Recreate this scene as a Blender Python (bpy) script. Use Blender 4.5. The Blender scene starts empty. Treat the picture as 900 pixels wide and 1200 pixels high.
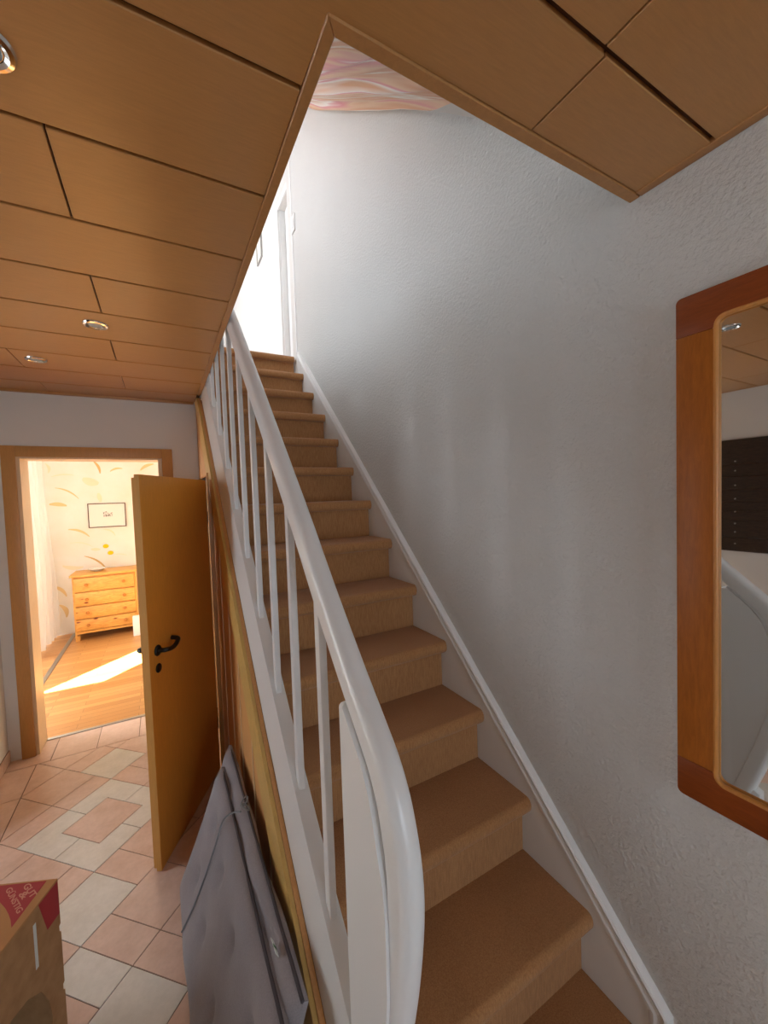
import bpy, bmesh, math, random
from mathutils import Vector, Matrix
random.seed(7)
SC = bpy.context.scene
COL = SC.collection

# ------------------------------------------------------------------ camera
CAM = Vector((0, 0, 1.63)); FPX = 470.5
def cam_axes(a, b, c):
    a, b, c = map(math.radians, (a, b, c))
    f = Vector((math.sin(a)*math.cos(b), math.cos(a)*math.cos(b), math.sin(b)))
    r0 = Vector((math.cos(a), -math.sin(a), 0)); u0 = r0.cross(f)
    r = math.cos(c)*r0 + math.sin(c)*u0; u = -math.sin(c)*r0 + math.cos(c)*u0
    return r, u, f
CR, CU, CF = cam_axes(29.02, -2.364, -1.931)
def ray(px, py): return CR*((px-450)/FPX) + CU*((600-py)/FPX) + CF
def on(ax, val, px, py):
    d = ray(px, py); return CAM + d*((val-CAM[ax])/d[ax])
def on_plane(p0, n, px, py):
    d = ray(px, py); return CAM + d*((Vector(p0)-CAM).dot(n)/d.dot(n))
cd = bpy.data.cameras.new('camera'); cam = bpy.data.objects.new('camera', cd); COL.objects.link(cam)
cam.matrix_world = Matrix(((CR.x, CU.x, -CF.x, CAM.x), (CR.y, CU.y, -CF.y, CAM.y), (CR.z, CU.z, -CF.z, CAM.z), (0, 0, 0, 1)))
cd.sensor_fit = 'VERTICAL'; cd.sensor_height = 36; cd.lens = FPX/1200*36; cd.clip_start = .02
SC.camera = cam

# ------------------------------------------------------------------ light
SC.view_settings.view_transform = 'Standard'; SC.view_settings.look = 'None'
SC.view_settings.exposure = 0.1; SC.view_settings.gamma = 1.0; SC.view_settings.use_curve_mapping = False
w = bpy.data.worlds.new('sky'); SC.world = w; w.use_nodes = True
w.node_tree.nodes['Background'].inputs[0].default_value = (.62, .78, 1, 1)
w.node_tree.nodes['Background'].inputs[1].default_value = 2.0
SUN_DIR = Vector((.6, .6, -.45))
sl = bpy.data.lights.new('sun', 'SUN'); sl.energy = 110; sl.angle = .009; sl.color = (1, .97, .92)
so = bpy.data.objects.new('sun', sl); COL.objects.link(so); so.rotation_euler = SUN_DIR.to_track_quat('-Z', 'Y').to_euler()
so.location = (-6, -6, 8)
def area(name, loc, direction, sx, sy, power, color):
    l = bpy.data.lights.new(name, 'AREA'); l.shape = 'RECTANGLE'; l.size = sx; l.size_y = sy; l.energy = power; l.color = color
    o = bpy.data.objects.new(name, l); COL.objects.link(o); o.location = loc
    o.rotation_euler = Vector(direction).to_track_quat('-Z', 'Y').to_euler()
    return o
# daylight entering through the windows (each lamp fills one window opening; the side one is added for brightness)
area('daylight_upper_window', (-1.44, 2.55, 4.15), (1, 0, 0), 2.0, 1.5, 36, (.93, .97, 1))
area('daylight_landing_window', (-1.44, 6.0, 4.1), (1, 0, 0), 2.4, 1.7, 66, (.96, .98, 1))
area('daylight_annex_window', (-3.12, 4.7, 1.35), (1, 0, 0), 2.2, 1.7, 122, (1, .99, .98))
area('daylight_front_window', (.3, -3.53, 1.35), (0, 1, 0), 1.2, 1.55, 31, (.80, .91, 1))
area('added_side_light', (-1.83, 2.17, 1.25), (1, 0, 0), .55, 1.6, 10, (.98, .99, 1))  # added lamp that brightens the far end of the hall

# ------------------------------------------------------------------ materials
def lin(c):
    c = c/255
    return c/12.92 if c <= .04045 else ((c+.055)/1.055)**2.4
def rgb(r, g, b): return (lin(r), lin(g), lin(b), 1)
class NT:
    def __init__(s, name):
        s.m = bpy.data.materials.new(name); s.m.use_nodes = True; s.t = s.m.node_tree
        s.b = s.t.nodes['Principled BSDF']
    def n(s, typ, **kw):
        x = s.t.nodes.new(typ)
        for k, v in kw.items():
            if hasattr(x, k): setattr(x, k, v)
            else: x.inputs[k.replace('_', ' ')].default_value = v
        return x
    def l(s, a, b): s.t.links.new(a, b)
    def coords(s, scale=(1, 1, 1), rnd=False, rot=(0, 0, 0)):
        tc = s.n('ShaderNodeTexCoord'); mp = s.n('ShaderNodeMapping'); mp.inputs['Scale'].default_value = scale
        mp.inputs['Rotation'].default_value = rot
        s.l(tc.outputs['Object'], mp.inputs[0])
        if rnd:
            oi = s.n('ShaderNodeObjectInfo'); ml = s.n('ShaderNodeMath', operation='MULTIPLY'); ml.inputs[1].default_value = 37
            s.l(oi.outputs['Random'], ml.inputs[0]); s.l(ml.outputs[0], mp.inputs['Location'])
        return mp.outputs[0]
    def noise(s, vec, scale, detail=3, rough=.55, dist=0):
        x = s.n('ShaderNodeTexNoise'); x.inputs['Scale'].default_value = scale; x.inputs['Detail'].default_value = detail
        x.inputs['Roughness'].default_value = rough; x.inputs['Distortion'].default_value = dist
        s.l(vec, x.inputs['Vector']); return x.outputs['Fac']
    def ramp(s, fac, stops):
        x = s.n('ShaderNodeValToRGB'); e = x.color_ramp.elements
        while len(e) < len(stops): e.new(.5)
        for k, (p, c) in enumerate(stops): e[k].position = p; e[k].color = c
        s.l(fac, x.inputs[0]); return x.outputs[0]
    def mix(s, fac, a, b, mode='MIX'):
        x = s.n('ShaderNodeMix', data_type='RGBA', blend_type=mode)
        for v, i in ((fac, 0), (a, 6), (b, 7)):
            if hasattr(v, 'is_output') or hasattr(v, 'links'): s.l(v, x.inputs[i])
            else: x.inputs[i].default_value = v
        return x.outputs[2]
    def col(s, v):
        if hasattr(v, 'links'): s.l(v, s.b.inputs['Base Color'])
        else: s.b.inputs['Base Color'].default_value = v
    def bump(s, h, strength, dist=.01):
        x = s.n('ShaderNodeBump'); x.inputs['Strength'].default_value = strength; x.inputs['Distance'].default_value = dist
        s.l(h, x.inputs['Height']); s.l(x.outputs[0], s.b.inputs['Normal'])
    def rough(s, r, spec=.5):
        s.b.inputs['Roughness'].default_value = r; s.b.inputs['Specular IOR Level'].default_value = spec
def shade(c, f): return (c[0]*f, c[1]*f, c[2]*f, 1)
def plain(name, c, r=.5, spec=.5, metal=0):
    t = NT(name); t.col(c); t.rough(r, spec); t.b.inputs['Metallic'].default_value = metal; return t.m
def wood(name, c, scale, r=.4, contrast=.18, rnd=True, fine=1.0, spec=.5):
    t = NT(name); v = t.coords(scale, rnd)
    f = t.noise(v, 6, 4, .6, .6); g = t.noise(v, 40*fine, 2, .5)
    a = t.ramp(f, [(.3, shade(c, 1-contrast)), (.7, shade(c, 1+contrast))])
    b = t.ramp(g, [(.3, (1-contrast*.6,)*3+(1,)), (.7, (1, 1, 1, 1))])
    t.col(t.mix(1.0, a, b, 'MULTIPLY')); t.rough(r, spec); t.bump(g, .06, .002); return t.m
M = {}
def plaster(name, c, strength, s1=70):
    t = NT(name); v = t.coords(); f = t.noise(v, s1, 3, .6); g = t.noise(v, 2.2, 3)
    t.col(t.ramp(g, [(.3, shade(c, .97)), (.7, c)])); t.rough(.9, .2)
    if strength: t.bump(f, strength, .007)
    return t.m
M['plaster'] = plaster('textured white plaster', rgb(222, 222, 219), 1.0, 76)
M['white_wall'] = plaster('smooth white wall', rgb(228, 226, 222), .12, 120)
M['white_paint'] = plain('white gloss paint', rgb(240, 243, 244), .28)
M['white_trim'] = plain('white satin trim', rgb(240, 241, 240), .4)
M['ceil'] = wood('beech laminate ceiling', rgb(190, 138, 82), (3, 30, 30), .32, .06, True, 2.0)
M['ceil_trim'] = wood('beech laminate trim', rgb(186, 134, 80), (12, 12, 12), .4, .08)
M['groove'] = plain('dark groove', rgb(92, 54, 28), .8)
M['door'] = wood('orange beech veneer', rgb(228, 152, 60), (34, 34, 2.2), .36, .07, True, 1.6)
M['door_edge'] = wood('pale door edge', rgb(205, 150, 78), (30, 30, 2), .45, .06)
M['casing'] = wood('beech door casing', rgb(198, 146, 84), (24, 24, 2.5), .42, .07)
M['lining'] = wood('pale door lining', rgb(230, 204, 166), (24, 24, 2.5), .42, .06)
M['panel'] = wood('tan panel board', rgb(218, 160, 98), (26, 26, 1.6), .45, .08)
M['panel_trim'] = wood('yellow tan panel trim', rgb(212, 172, 98), (26, 5, 5), .42, .08)
M['mirror_wood'] = wood('cherry stained frame', rgb(176, 102, 36), (22, 22, 3.0), .42, .14, True, 1.0, .3)
M['mirror_rail'] = wood('cherry stained rail', rgb(146, 70, 22), (22, 3.0, 22), .42, .14, True, 1.0, .3)
M['pine'] = wood('knotty pine', rgb(236, 172, 84), (2.5, 14, 14), .42, .16)
t = NT('knotty pine drawer'); v = t.coords((2.5, 14, 14), True); f = t.noise(v, 6, 4, .6, .8); a = t.ramp(f, [(.3, rgb(212, 142, 62)), (.7, rgb(242, 182, 94))])
vo = t.n('ShaderNodeTexVoronoi'); vo.inputs['Scale'].default_value = 3.2; t.l(t.coords((1.6, 1, 3.4), True), vo.inputs['Vector'])
kn = t.ramp(vo.outputs['Distance'], [(.07, rgb(150, 84, 34)), (.15, (1, 1, 1, 1))]); t.col(t.mix(1.0, a, kn, 'MULTIPLY')); t.rough(.42); M['pine_knots'] = t.m
M['bead'] = wood('pale cherry bead', rgb(206, 140, 68), (22, 22, 3.0), .35, .1)
M['knob'] = wood('darker pine knob', rgb(196, 124, 48), (14, 14, 14), .4, .1)
M['dark_plank'] = wood('dark stained plank', rgb(52, 36, 25), (14, 3, 14), .55, .5)
t = NT('mirror glass'); t.col((.86, .88, .87, 1)); t.rough(.015); t.b.inputs['Metallic'].default_value = 1; M['mirror'] = t.m
M['chrome'] = plain('chrome', (.75, .74, .72, 1), .12, .5, 1)
M['gold'] = plain('brass ring', rgb(206, 176, 120), .2, .5, 1)
M['bulb'] = plain('frosted lamp glass', rgb(150, 165, 172), .15)
M['black'] = plain('black plastic handle', rgb(16, 15, 16), .28)
M['steel'] = plain('brushed steel', rgb(170, 168, 165), .35, .5, 1)
t = NT('tan stair carpet'); v = t.coords((1, 1, 1)); f = t.noise(v, 420, 2, .7); vs = t.coords((90, 90, 9)); g = t.noise(vs, 3, 3, .6)
h = t.noise(v, 3.0, 3)
a = t.ramp(g, [(.28, rgb(176, 124, 80)), (.72, rgb(206, 154, 104))]); b = t.ramp(f, [(.3, (.8, .8, .8, 1)), (.7, (1, 1, 1, 1))])
c = t.ramp(h, [(.35, (.9, .88, .86, 1)), (.65, (1, 1, 1, 1))])
t.col(t.mix(1.0, t.mix(1.0, a, b, 'MULTIPLY'), c, 'MULTIPLY')); t.rough(.95, .1); t.b.inputs['Sheen Weight'].default_value = .25; t.bump(f, .5, .004); M['carpet'] = t.m
def tile_mat(name, c1, c2):
    t = NT(name); v = t.coords((1, 1, 1), True); f = t.noise(v, 9, 5, .65); g = t.noise(v, 60, 3, .6)
    a = t.ramp(f, [(.32, c1), (.68, c2)]); b = t.ramp(g, [(.3, (.93, .93, .93, 1)), (.7, (1, 1, 1, 1))])
    t.col(t.mix(1.0, a, b, 'MULTIPLY')); t.rough(.22, .5); t.bump(f, .04, .004); return t.m
M['tile_pink'] = tile_mat('pink stoneware', rgb(222, 190, 170), rgb(236, 208, 192))
M['tile_white'] = tile_mat('cream stoneware', rgb(224, 222, 212), rgb(238, 236, 228))
M['grout'] = plain('grey brown grout', rgb(128, 110, 98), .9, .1)
t = NT('oak laminate planks'); v = t.coords((1, 1, 1)); br = t.n('ShaderNodeTexBrick'); t.l(v, br.inputs['Vector'])
br.inputs['Scale'].default_value = 1; br.inputs['Brick Width'].default_value = .62; br.inputs['Row Height'].default_value = .066
br.inputs['Mortar Size'].default_value = .0016; br.inputs['Color1'].default_value = rgb(192, 134, 72); br.inputs['Color2'].default_value = rgb(212, 160, 98)
br.inputs['Mortar'].default_value = rgb(150, 96, 44); br.offset = .37
g = t.noise(t.coords((3, 40, 3)), 8, 4, .6); b = t.ramp(g, [(.3, (.86, .84, .8, 1)), (.7, (1, 1, 1, 1))])
t.col(t.mix(1.0, br.outputs['Color'], b, 'MULTIPLY')); t.rough(.35); M['laminate'] = t.m
t = NT('cream painted wall'); v = t.coords(); g = t.noise(v, 3, 4); t.col(t.ramp(g, [(.3, rgb(240, 233, 216)), (.7, rgb(245, 241, 232))])); t.rough(.9, .1); M['cream'] = t.m
M['ochre'] = plain('ochre brush paint', rgb(234, 206, 150), .9, .1)
M['ochre_dark'] = plain('brown brush paint', rgb(218, 182, 120), .9, .1)
M['ochre_pale'] = plain('pale brush paint', rgb(242, 230, 198), .9, .1)
M['yellow'] = plain('yellow paint dab', rgb(240, 205, 40), .9, .1)
t = NT('grey cushion cloth'); v = t.coords(); f = t.noise(v, 300, 2, .6); g = t.noise(v, 5, 3)
a = t.ramp(g, [(.3, rgb(144, 139, 143)), (.7, rgb(158, 153, 157))]); b = t.ramp(f, [(.3, (.86, .86, .86, 1)), (.7, (1, 1, 1, 1))])
t.col(t.mix(1.0, a, b, 'MULTIPLY')); t.rough(.95, .1); t.b.inputs['Sheen Weight'].default_value = .2; t.bump(f, .25, .003); M['cushion'] = t.m
M['piping'] = plain('dark grey piping', rgb(84, 80, 84), .9, .1)
M['cord'] = plain('pale grey tie cord', rgb(128, 132, 136), .9, .1)
M['tag'] = plain('white care tag', rgb(225, 226, 220), .6)
M['tag_green'] = plain('green tag print', rgb(60, 120, 70), .6)
t = NT('brown cardboard'); v = t.coords(); f = t.noise(v, 26, 4); t.col(t.ramp(f, [(.3, rgb(170, 128, 88)), (.7, rgb(188, 146, 104))])); t.rough(.85, .2); M['card'] = t.m
M['card_top'] = plain('pale cardboard lid', rgb(192, 142, 94), .8, .2)
M['red'] = plain('red print', rgb(176, 52, 56), .6)
M['lettering'] = plain('tan lettering', rgb(214, 148, 128), .7)
t = NT('draped fabric'); v = t.coords((5.4, .26, 0), False, (0, 0, .22)); f = t.noise(v, 1.7, 3, .5, .1)
t.col(t.ramp(f, [(.26, rgb(246, 238, 226)), (.37, rgb(226, 164, 112)), (.42, rgb(250, 242, 230)), (.46, rgb(222, 154, 102)), (.53, rgb(238, 200, 164)), (.57, rgb(226, 138, 146)), (.60, rgb(252, 244, 238)), (.70, rgb(224, 166, 116))]))
t.rough(.7, .3); t.b.inputs['Sheen Weight'].default_value = .3; M['fabric'] = t.m
t = NT('sheer curtain'); t.col(rgb(226, 220, 212)); t.rough(.9, .1)
tr = t.n('ShaderNodeBsdfTranslucent'); tr.inputs[0].default_value = rgb(228, 220, 210); ms = t.n('ShaderNodeMixShader'); ms.inputs[0].default_value = .35
t.l(t.b.outputs[0], ms.inputs[1]); t.l(tr.outputs[0], ms.inputs[2]); t.l(ms.outputs[0], t.t.nodes['Material Output'].inputs[0]); M['sheer'] = t.m
t = NT('window glass'); tp = t.n('ShaderNodeBsdfTransparent'); gl = t.n('ShaderNodeBsdfGlossy'); gl.inputs['Roughness'].default_value = .02
fr = t.n('ShaderNodeFresnel'); ms = t.n('ShaderNodeMixShader'); t.l(fr.outputs[0], ms.inputs[0]); t.l(tp.outputs[0], ms.inputs[1]); t.l(gl.outputs[0], ms.inputs[2])
t.l(ms.outputs[0], t.t.nodes['Material Output'].inputs[0]); M['glass'] = t.m
M['paper'] = plain('white mat board', rgb(240, 236, 226), .8, .1)
t = NT('pencil sketch'); v = t.coords(); f = t.noise(v, 60, 4, .7); t.col(t.ramp(f, [(.40, rgb(110, 104, 98)), (.56, rgb(232, 228, 218))])); t.rough(.9, .1); M['sketch'] = t.m
M['frame_dark'] = plain('dark picture frame', rgb(92, 70, 58), .5)
M['clear'] = plain('white glass dish', rgb(236, 232, 222), .2)
M['upper_floor'] = plain('brown landing carpet', rgb(160, 108, 64), .95, .1)

# ------------------------------------------------------------------ mesh helpers
def finish(name, bm, m, parent=None, smooth=None):
    bmesh.ops.recalc_face_normals(bm, faces=bm.faces)
    me = bpy.data.meshes.new(name); bm.to_mesh(me); bm.free()
    me.materials.append(M[m] if isinstance(m, str) else m)
    if smooth is not None:
        me.shade_smooth(); me.set_sharp_from_angle(angle=math.radians(smooth))
    o = bpy.data.objects.new(name, me); COL.objects.link(o)
    if parent: setpar(o, parent)
    return o
def setpar(o, p):
    o.parent = p; o.matrix_parent_inverse = Matrix.Translation(-world_loc(p))
def world_loc(p):
    return p.get('_w') and Vector(p['_w']) or Vector((0, 0, 0))
def thing(name, label, cat, loc=(0, 0, 0), group=None):
    o = bpy.data.objects.new(name, None); COL.objects.link(o); o.location = loc; o.empty_display_size = .1
    o['_w'] = tuple(loc); tag(o, label, cat, group); return o
def tag(o, label, cat, group=None):
    o['label'] = label; o['category'] = cat
    if group: o['group'] = group
    return o
def struct(o, label=None):
    o['kind'] = 'structure'
    if label: o['label'] = label
    return o
def add_box(bm, x0, x1, y0, y1, z0, z1, mat=None):
    vs = [bm.verts.new(p) for p in ((x0,y0,z0),(x1,y0,z0),(x1,y1,z0),(x0,y1,z0),(x0,y0,z1),(x1,y0,z1),(x1,y1,z1),(x0,y1,z1))]
    if mat is not None:
        for v in vs: v.co = mat @ v.co
    for f in ((0,3,2,1),(4,5,6,7),(0,1,5,4),(1,2,6,5),(2,3,7,6),(3,0,4,7)): bm.faces.new([vs[i] for i in f])
    return vs
def box(name, x0, x1, y0, y1, z0, z1, m, parent=None, bev=0, seg=2, mat=None):
    bm = bmesh.new(); add_box(bm, x0, x1, y0, y1, z0, z1, mat)
    if bev: bmesh.ops.bevel(bm, geom=list(bm.edges), offset=bev, segments=seg, profile=.5, affect='EDGES')
    return finish(name, bm, m, parent, 35 if bev else None)
def boxes(name, lst, m, parent=None):
    bm = bmesh.new()
    for b in lst: add_box(bm, *b)
    return finish(name, bm, m, parent)
def add_prism(bm, pts, off):
    off = Vector(off); a = [bm.verts.new(p) for p in pts]; b = [bm.verts.new(Vector(p)+off) for p in pts]; n = len(a)
    bm.faces.new(a); bm.faces.new(b[::-1])
    for i in range(n): bm.faces.new((a[i], b[i], b[(i+1) % n], a[(i+1) % n]))
def prism(name, pts, off, m, parent=None, bev=0, seg=2):
    bm = bmesh.new(); add_prism(bm, pts, off)
    if bev: bmesh.ops.bevel(bm, geom=[e for e in bm.edges], offset=bev, segments=seg, profile=.5, affect='EDGES')
    return finish(name, bm, m, parent, 40 if bev else None)
def yz(x, pts): return [(x, y, z) for y, z in pts]
def add_tube(bm, pts, r, n=8, cap=True):
    pts = [Vector(p) for p in pts]; rings = []; up = None
    rs = r if isinstance(r, (list, tuple)) else [r]*len(pts)
    for i, p in enumerate(pts):
        d = (pts[min(i+1, len(pts)-1)] - pts[max(i-1, 0)]).normalized()
        if up is None: up = Vector((0, 0, 1)) if abs(d.z) < .9 else Vector((1, 0, 0))
        u = (up - d*up.dot(d)).normalized(); v = d.cross(u); up = u
        rings.append([bm.verts.new(p + (u*math.cos(a)+v*math.sin(a))*rs[i]) for a in (2*math.pi*k/n for k in range(n))])
    for a, b in zip(rings, rings[1:]):
        for k in range(n): bm.faces.new((a[k], a[(k+1) % n], b[(k+1) % n], b[k]))
    if cap: bm.faces.new(rings[0][::-1]); bm.faces.new(rings[-1])
def tube(name, pts, r, m, parent=None, n=8):
    bm = bmesh.new(); add_tube(bm, pts, r, n); return finish(name, bm, m, parent, 50)
def add_lathe(bm, prof, c, axis=Vector((0, 0, 1)), n=24):
    axis = Vector(axis).normalized(); u = axis.orthogonal().normalized(); v = axis.cross(u); c = Vector(c); rings = []
    for r, h in prof:
        rings.append([bm.verts.new(c + axis*h + (u*math.cos(2*math.pi*k/n)+v*math.sin(2*math.pi*k/n))*max(r, 1e-5)) for k in range(n)])
    for a, b in zip(rings, rings[1:]):
        for k in range(n): bm.faces.new((a[k], a[(k+1) % n], b[(k+1) % n], b[k]))
    bm.faces.new(rings[0][::-1]); bm.faces.new(rings[-1])
def lathe(name, prof, c, axis, m, parent=None, n=24):
    bm = bmesh.new(); add_lathe(bm, prof, c, axis, n); return finish(name, bm, m, parent, 40)
def sweep(name, path, sect, frame, m, parent=None, closed=False, smooth=40):
    """path: points; sect: 2D section (a,b); frame(i) -> (A,B) axes"""
    bm = bmesh.new(); rings = []
    for i, p in enumerate(path):
        A, B = frame(i); rings.append([bm.verts.new(Vector(p)+A*a+B*b) for a, b in sect])
    n = len(sect); prs = list(zip(rings, rings[1:])) + ([(rings[-1], rings[0])] if closed else [])
    for a, b in prs:
        for k in range(n): bm.faces.new((a[k], a[(k+1) % n], b[(k+1) % n], b[k]))
    if not closed: bm.faces.new(rings[0][::-1]); bm.faces.new(rings[-1])
    return finish(name, bm, m, parent, smooth)
def round_rect(wd, ht, r, seg=4):
    out = []
    for cx, cy, a0 in ((wd/2-r, ht/2-r, 0), (-wd/2+r, ht/2-r, 90), (-wd/2+r, -ht/2+r, 180), (wd/2-r, -ht/2+r, 270)):
        for k in range(seg+1):
            a = math.radians(a0+90*k/seg); out.append((cx+r*math.cos(a), cy+r*math.sin(a)))
    return out
def smooth_path(pts, sub=6):
    out = []; P = [Vector(p) for p in pts]
    for i in range(len(P)-1):
        p0, p1, p2, p3 = P[max(i-1, 0)], P[i], P[i+1], P[min(i+2, len(P)-1)]
        for k in range(sub):
            s = k/sub
            out.append(.5*((2*p1)+(p2-p0)*s+(2*p0-5*p1+4*p2-p3)*s*s+(3*p1-p0-3*p2+p3)*s**3))
    out.append(P[-1]); return out
def clip(poly, a, b, c):
    """keep a*x+b*y<=c"""
    out = []
    for i in range(len(poly)):
        p, q = poly[i], poly[(i+1) % len(poly)]
        dp, dq = a*p[0]+b*p[1]-c, a*q[0]+b*q[1]-c
        if dp <= 0: out.append(p)
        if (dp < 0 < dq) or (dq < 0 < dp):
            s = dp/(dp-dq); out.append((p[0]+(q[0]-p[0])*s, p[1]+(q[1]-p[1])*s))
    return out
def parea(p): return abs(sum(p[i][0]*p[(i+1) % len(p)][1]-p[(i+1) % len(p)][0]*p[i][1] for i in range(len(p))))/2

# ------------------------------------------------------------------ key dimensions (metres)
WX = 1.12            # stair wall
CZ = 2.38            # hall ceiling
UZ = 2.891           # upper floor
OX, OY0, OY1 = .285, .626, 3.12     # stairwell opening in the ceiling
FY = 3.39            # far hall wall
SL = .925            # stair slope
def nl(y): return .317+(y-.741)*SL   # line through the nosings

# ------------------------------------------------------------------ room shell
struct(boxes('wall_right', [(WX, 1.26, -3.72, 3.5, -.1, 5.65)], 'plaster'), 'textured white plaster wall beside the stairs')
struct(boxes('wall_far', [(-1.05, -.80, FY, 3.57, -.1, 2.6), (.02, .285, FY, 3.57, -.1, 2.6), (.285, 1.12, FY, 3.57, -.1, 2.3), (-.80, .02, FY, 3.57, 1.965, 2.6)], 'white_wall'), 'white hall end wall around the lit doorway')
struct(boxes('wall_left', [(-1.05, -.93, 2.6, FY, -.1, 2.6), (-2.02, -1.05, 2.6, 2.68, -.1, 2.6), (-2.02, -1.90, -3.72, 1.82, -.1, 2.6), (-2.02, -1.90, 2.52, 2.6, -.1, 2.6), (-2.02, -1.90, 1.82, 2.52, -.1, .35), (-2.02, -1.90, 1.82, 2.52, 2.15, 2.6)], 'white_wall'), 'white hall wall opposite the stairs')
struct(boxes('wall_back', [(-1.9, -.4, -3.72, -3.6, -.1, 2.6), (1.0, WX, -3.72, -3.6, -.1, 2.6), (-.4, 1.0, -3.72, -3.6, 2.15, 2.6), (-.4, 1.0, -3.72, -3.6, -.1, .5)], 'white_wall'), 'white wall with a glazed front window')
struct(boxes('floor', [(-1.95, 1.15, -3.65, 3.57, -.1, -.003)], 'grout'), 'tiled hall floor with diagonal pink and cream tiles')
struct(boxes('floor_room', [(-3.2, 1.2, 3.57, 6.5, -.1, 0), (-3.2, -1.05, 3.18, 3.57, -.1, 0)], 'laminate'), 'oak laminate floor of the sunlit room')
struct(boxes('wall_room_back', [(-3.3, 1.3, 6.4, 6.52, -.1, 2.6)], 'cream'), 'cream room wall with ochre brush strokes')
struct(boxes('wall_room_side', [(1.12, 1.24, 3.5, 6.4, -.1, 2.6), (-1.13, -1.05, 3.18, 3.57, -.1, 2.6)], 'cream'))
struct(boxes('wall_annex', [(-3.3, -3.2, 3.18, 3.6, -.1, 2.6), (-3.3, -3.2, 5.8, 6.4, -.1, 2.6), (-3.3, -3.2, 3.6, 5.8, 2.2, 2.6), (-3.3, -3.2, 3.6, 5.8, -.1, .5),
                            (-3.3, -2.33, 3.18, 3.28, -.1, 2.6), (-1.74, -1.05, 3.18, 3.28, -.1, 2.6), (-2.33, -1.74, 3.18, 3.28, 2.05, 2.6), (-2.33, -1.74, 3.18, 3.28, -.1, .9)], 'cream'))
struct(boxes('ceiling_room', [(-3.3, 1.24, 3.57, 6.5, 2.5, 2.6), (-3.3, -1.05, 3.18, 3.57, 2.5, 2.6)], 'white_wall'))
struct(boxes('ceiling', [(-2.0, OX, -3.7, FY, CZ+.012, UZ-.01), (OX, WX, -3.7, OY0, CZ+.012, UZ-.01)], 'groove'), 'brown panelled hall ceiling with a stairwell opening')
ceiling = bpy.data.objects['ceiling']; floor = bpy.data.objects['floor']
struct(boxes('trim_stairwell_lining', [(OX-.004, OX, OY0, 3.4, CZ+.03, UZ+.01), (OX, WX, OY0-.004, OY0, CZ+.03, UZ+.01)], 'white_wall'))
struct(boxes('floor_upper', [(-1.5, OX-.005, -.1, 8.0, UZ-.009, UZ-.001), (OX-.005, 1.5, 3.62, 8.0, UZ-.009, UZ-.001)], 'upper_floor'))
# upper storey
struct(boxes('wall_upper_left', [(-1.62, -1.5, -.2, 1.5, UZ, 5.65), (-1.62, -1.5, 3.6, 4.7, UZ, 5.65), (-1.62, -1.5, 7.3, 8.1, UZ, 5.65), (-1.62, -1.5, 1.5, 3.6, UZ, 3.35), (-1.62, -1.5, 1.5, 3.6, 4.95, 5.65),
                                 (-1.62, -1.5, 4.7, 7.3, UZ, 3.2), (-1.62, -1.5, 4.7, 7.3, 5.0, 5.65)], 'white_wall'))
struct(boxes('wall_upper_right', [(1.32, 1.44, 3.5, 3.75, UZ-.3, 5.65), (1.32, 1.44, 4.58, 8.0, UZ-.3, 5.65), (1.32, 1.44, 3.75, 4.58, 4.86, 5.65), (1.12, 1.32, 3.5, 3.62, UZ-.3, 5.65)], 'white_wall'))
struct(boxes('wall_upper_end', [(-1.62, 1.57, 8.0, 8.12, UZ-.3, 5.65)], 'white_wall'))
struct(boxes('wall_upper_front', [(-1.62, 1.26, -.32, -.2, UZ, 5.65)], 'white_wall'))
struct(boxes('ceiling_upper', [(-1.62, 2.4, -.32, 8.12, 5.6, 5.7)], 'white_wall'))
struct(prism('ceiling_sloped', yz(.22, [(.5, nl(.5)+2.315), (3.42, nl(3.42)+2.315), (3.42, 5.6), (.5, 5.6)]), (.9, 0, 0), 'white_wall'), 'white sloped soffit of the flight above the stairs')

# windows
def window(name, ax, c, lo, hi, zlo, zhi, nx=2):
    """framed window in a wall; ax 0: plane x=c spanning y; ax 1: plane y=c spanning x"""
    def b(a0, a1, z0, z1, d0=-.03, d1=.03):
        return (c+d0, c+d1, a0, a1, z0, z1) if ax == 0 else (a0, a1, c+d0, c+d1, z0, z1)
    fw = .05; L = [b(lo, lo+fw, zlo, zhi), b(hi-fw, hi, zlo, zhi), b(lo+fw, hi-fw, zlo, zlo+fw), b(lo+fw, hi-fw, zhi-fw, zhi)]
    for k in range(1, nx): m_ = lo+(hi-lo)*k/nx; L.append(b(m_-.03, m_+.03, zlo+fw, zhi-fw))
    o = struct(boxes(name, L, 'white_trim'))
    for k in range(nx):
        a0 = lo+(hi-lo)*k/nx+.04; a1 = lo+(hi-lo)*(k+1)/nx-.04
        boxes('pane', [b(a0, a1, zlo+.04, zhi-.04, -.004, .004)], 'glass', o)
    return o
window('window_1', 0, -3.25, 3.6, 5.8, .5, 2.2, 3)
window('window_2', 1, -3.66, -.4, 1.0, .5, 2.15, 2)
window('window_added', 0, -1.97, 1.82, 2.52, .35, 2.15, 1)  # added window, put in to carry the side lamp
window('window_3', 0, -1.56, 1.5, 3.6, 3.35, 4.95, 2)
window('window_4', 0, -1.56, 4.7, 7.3, 3.2, 5.0, 3)

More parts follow.
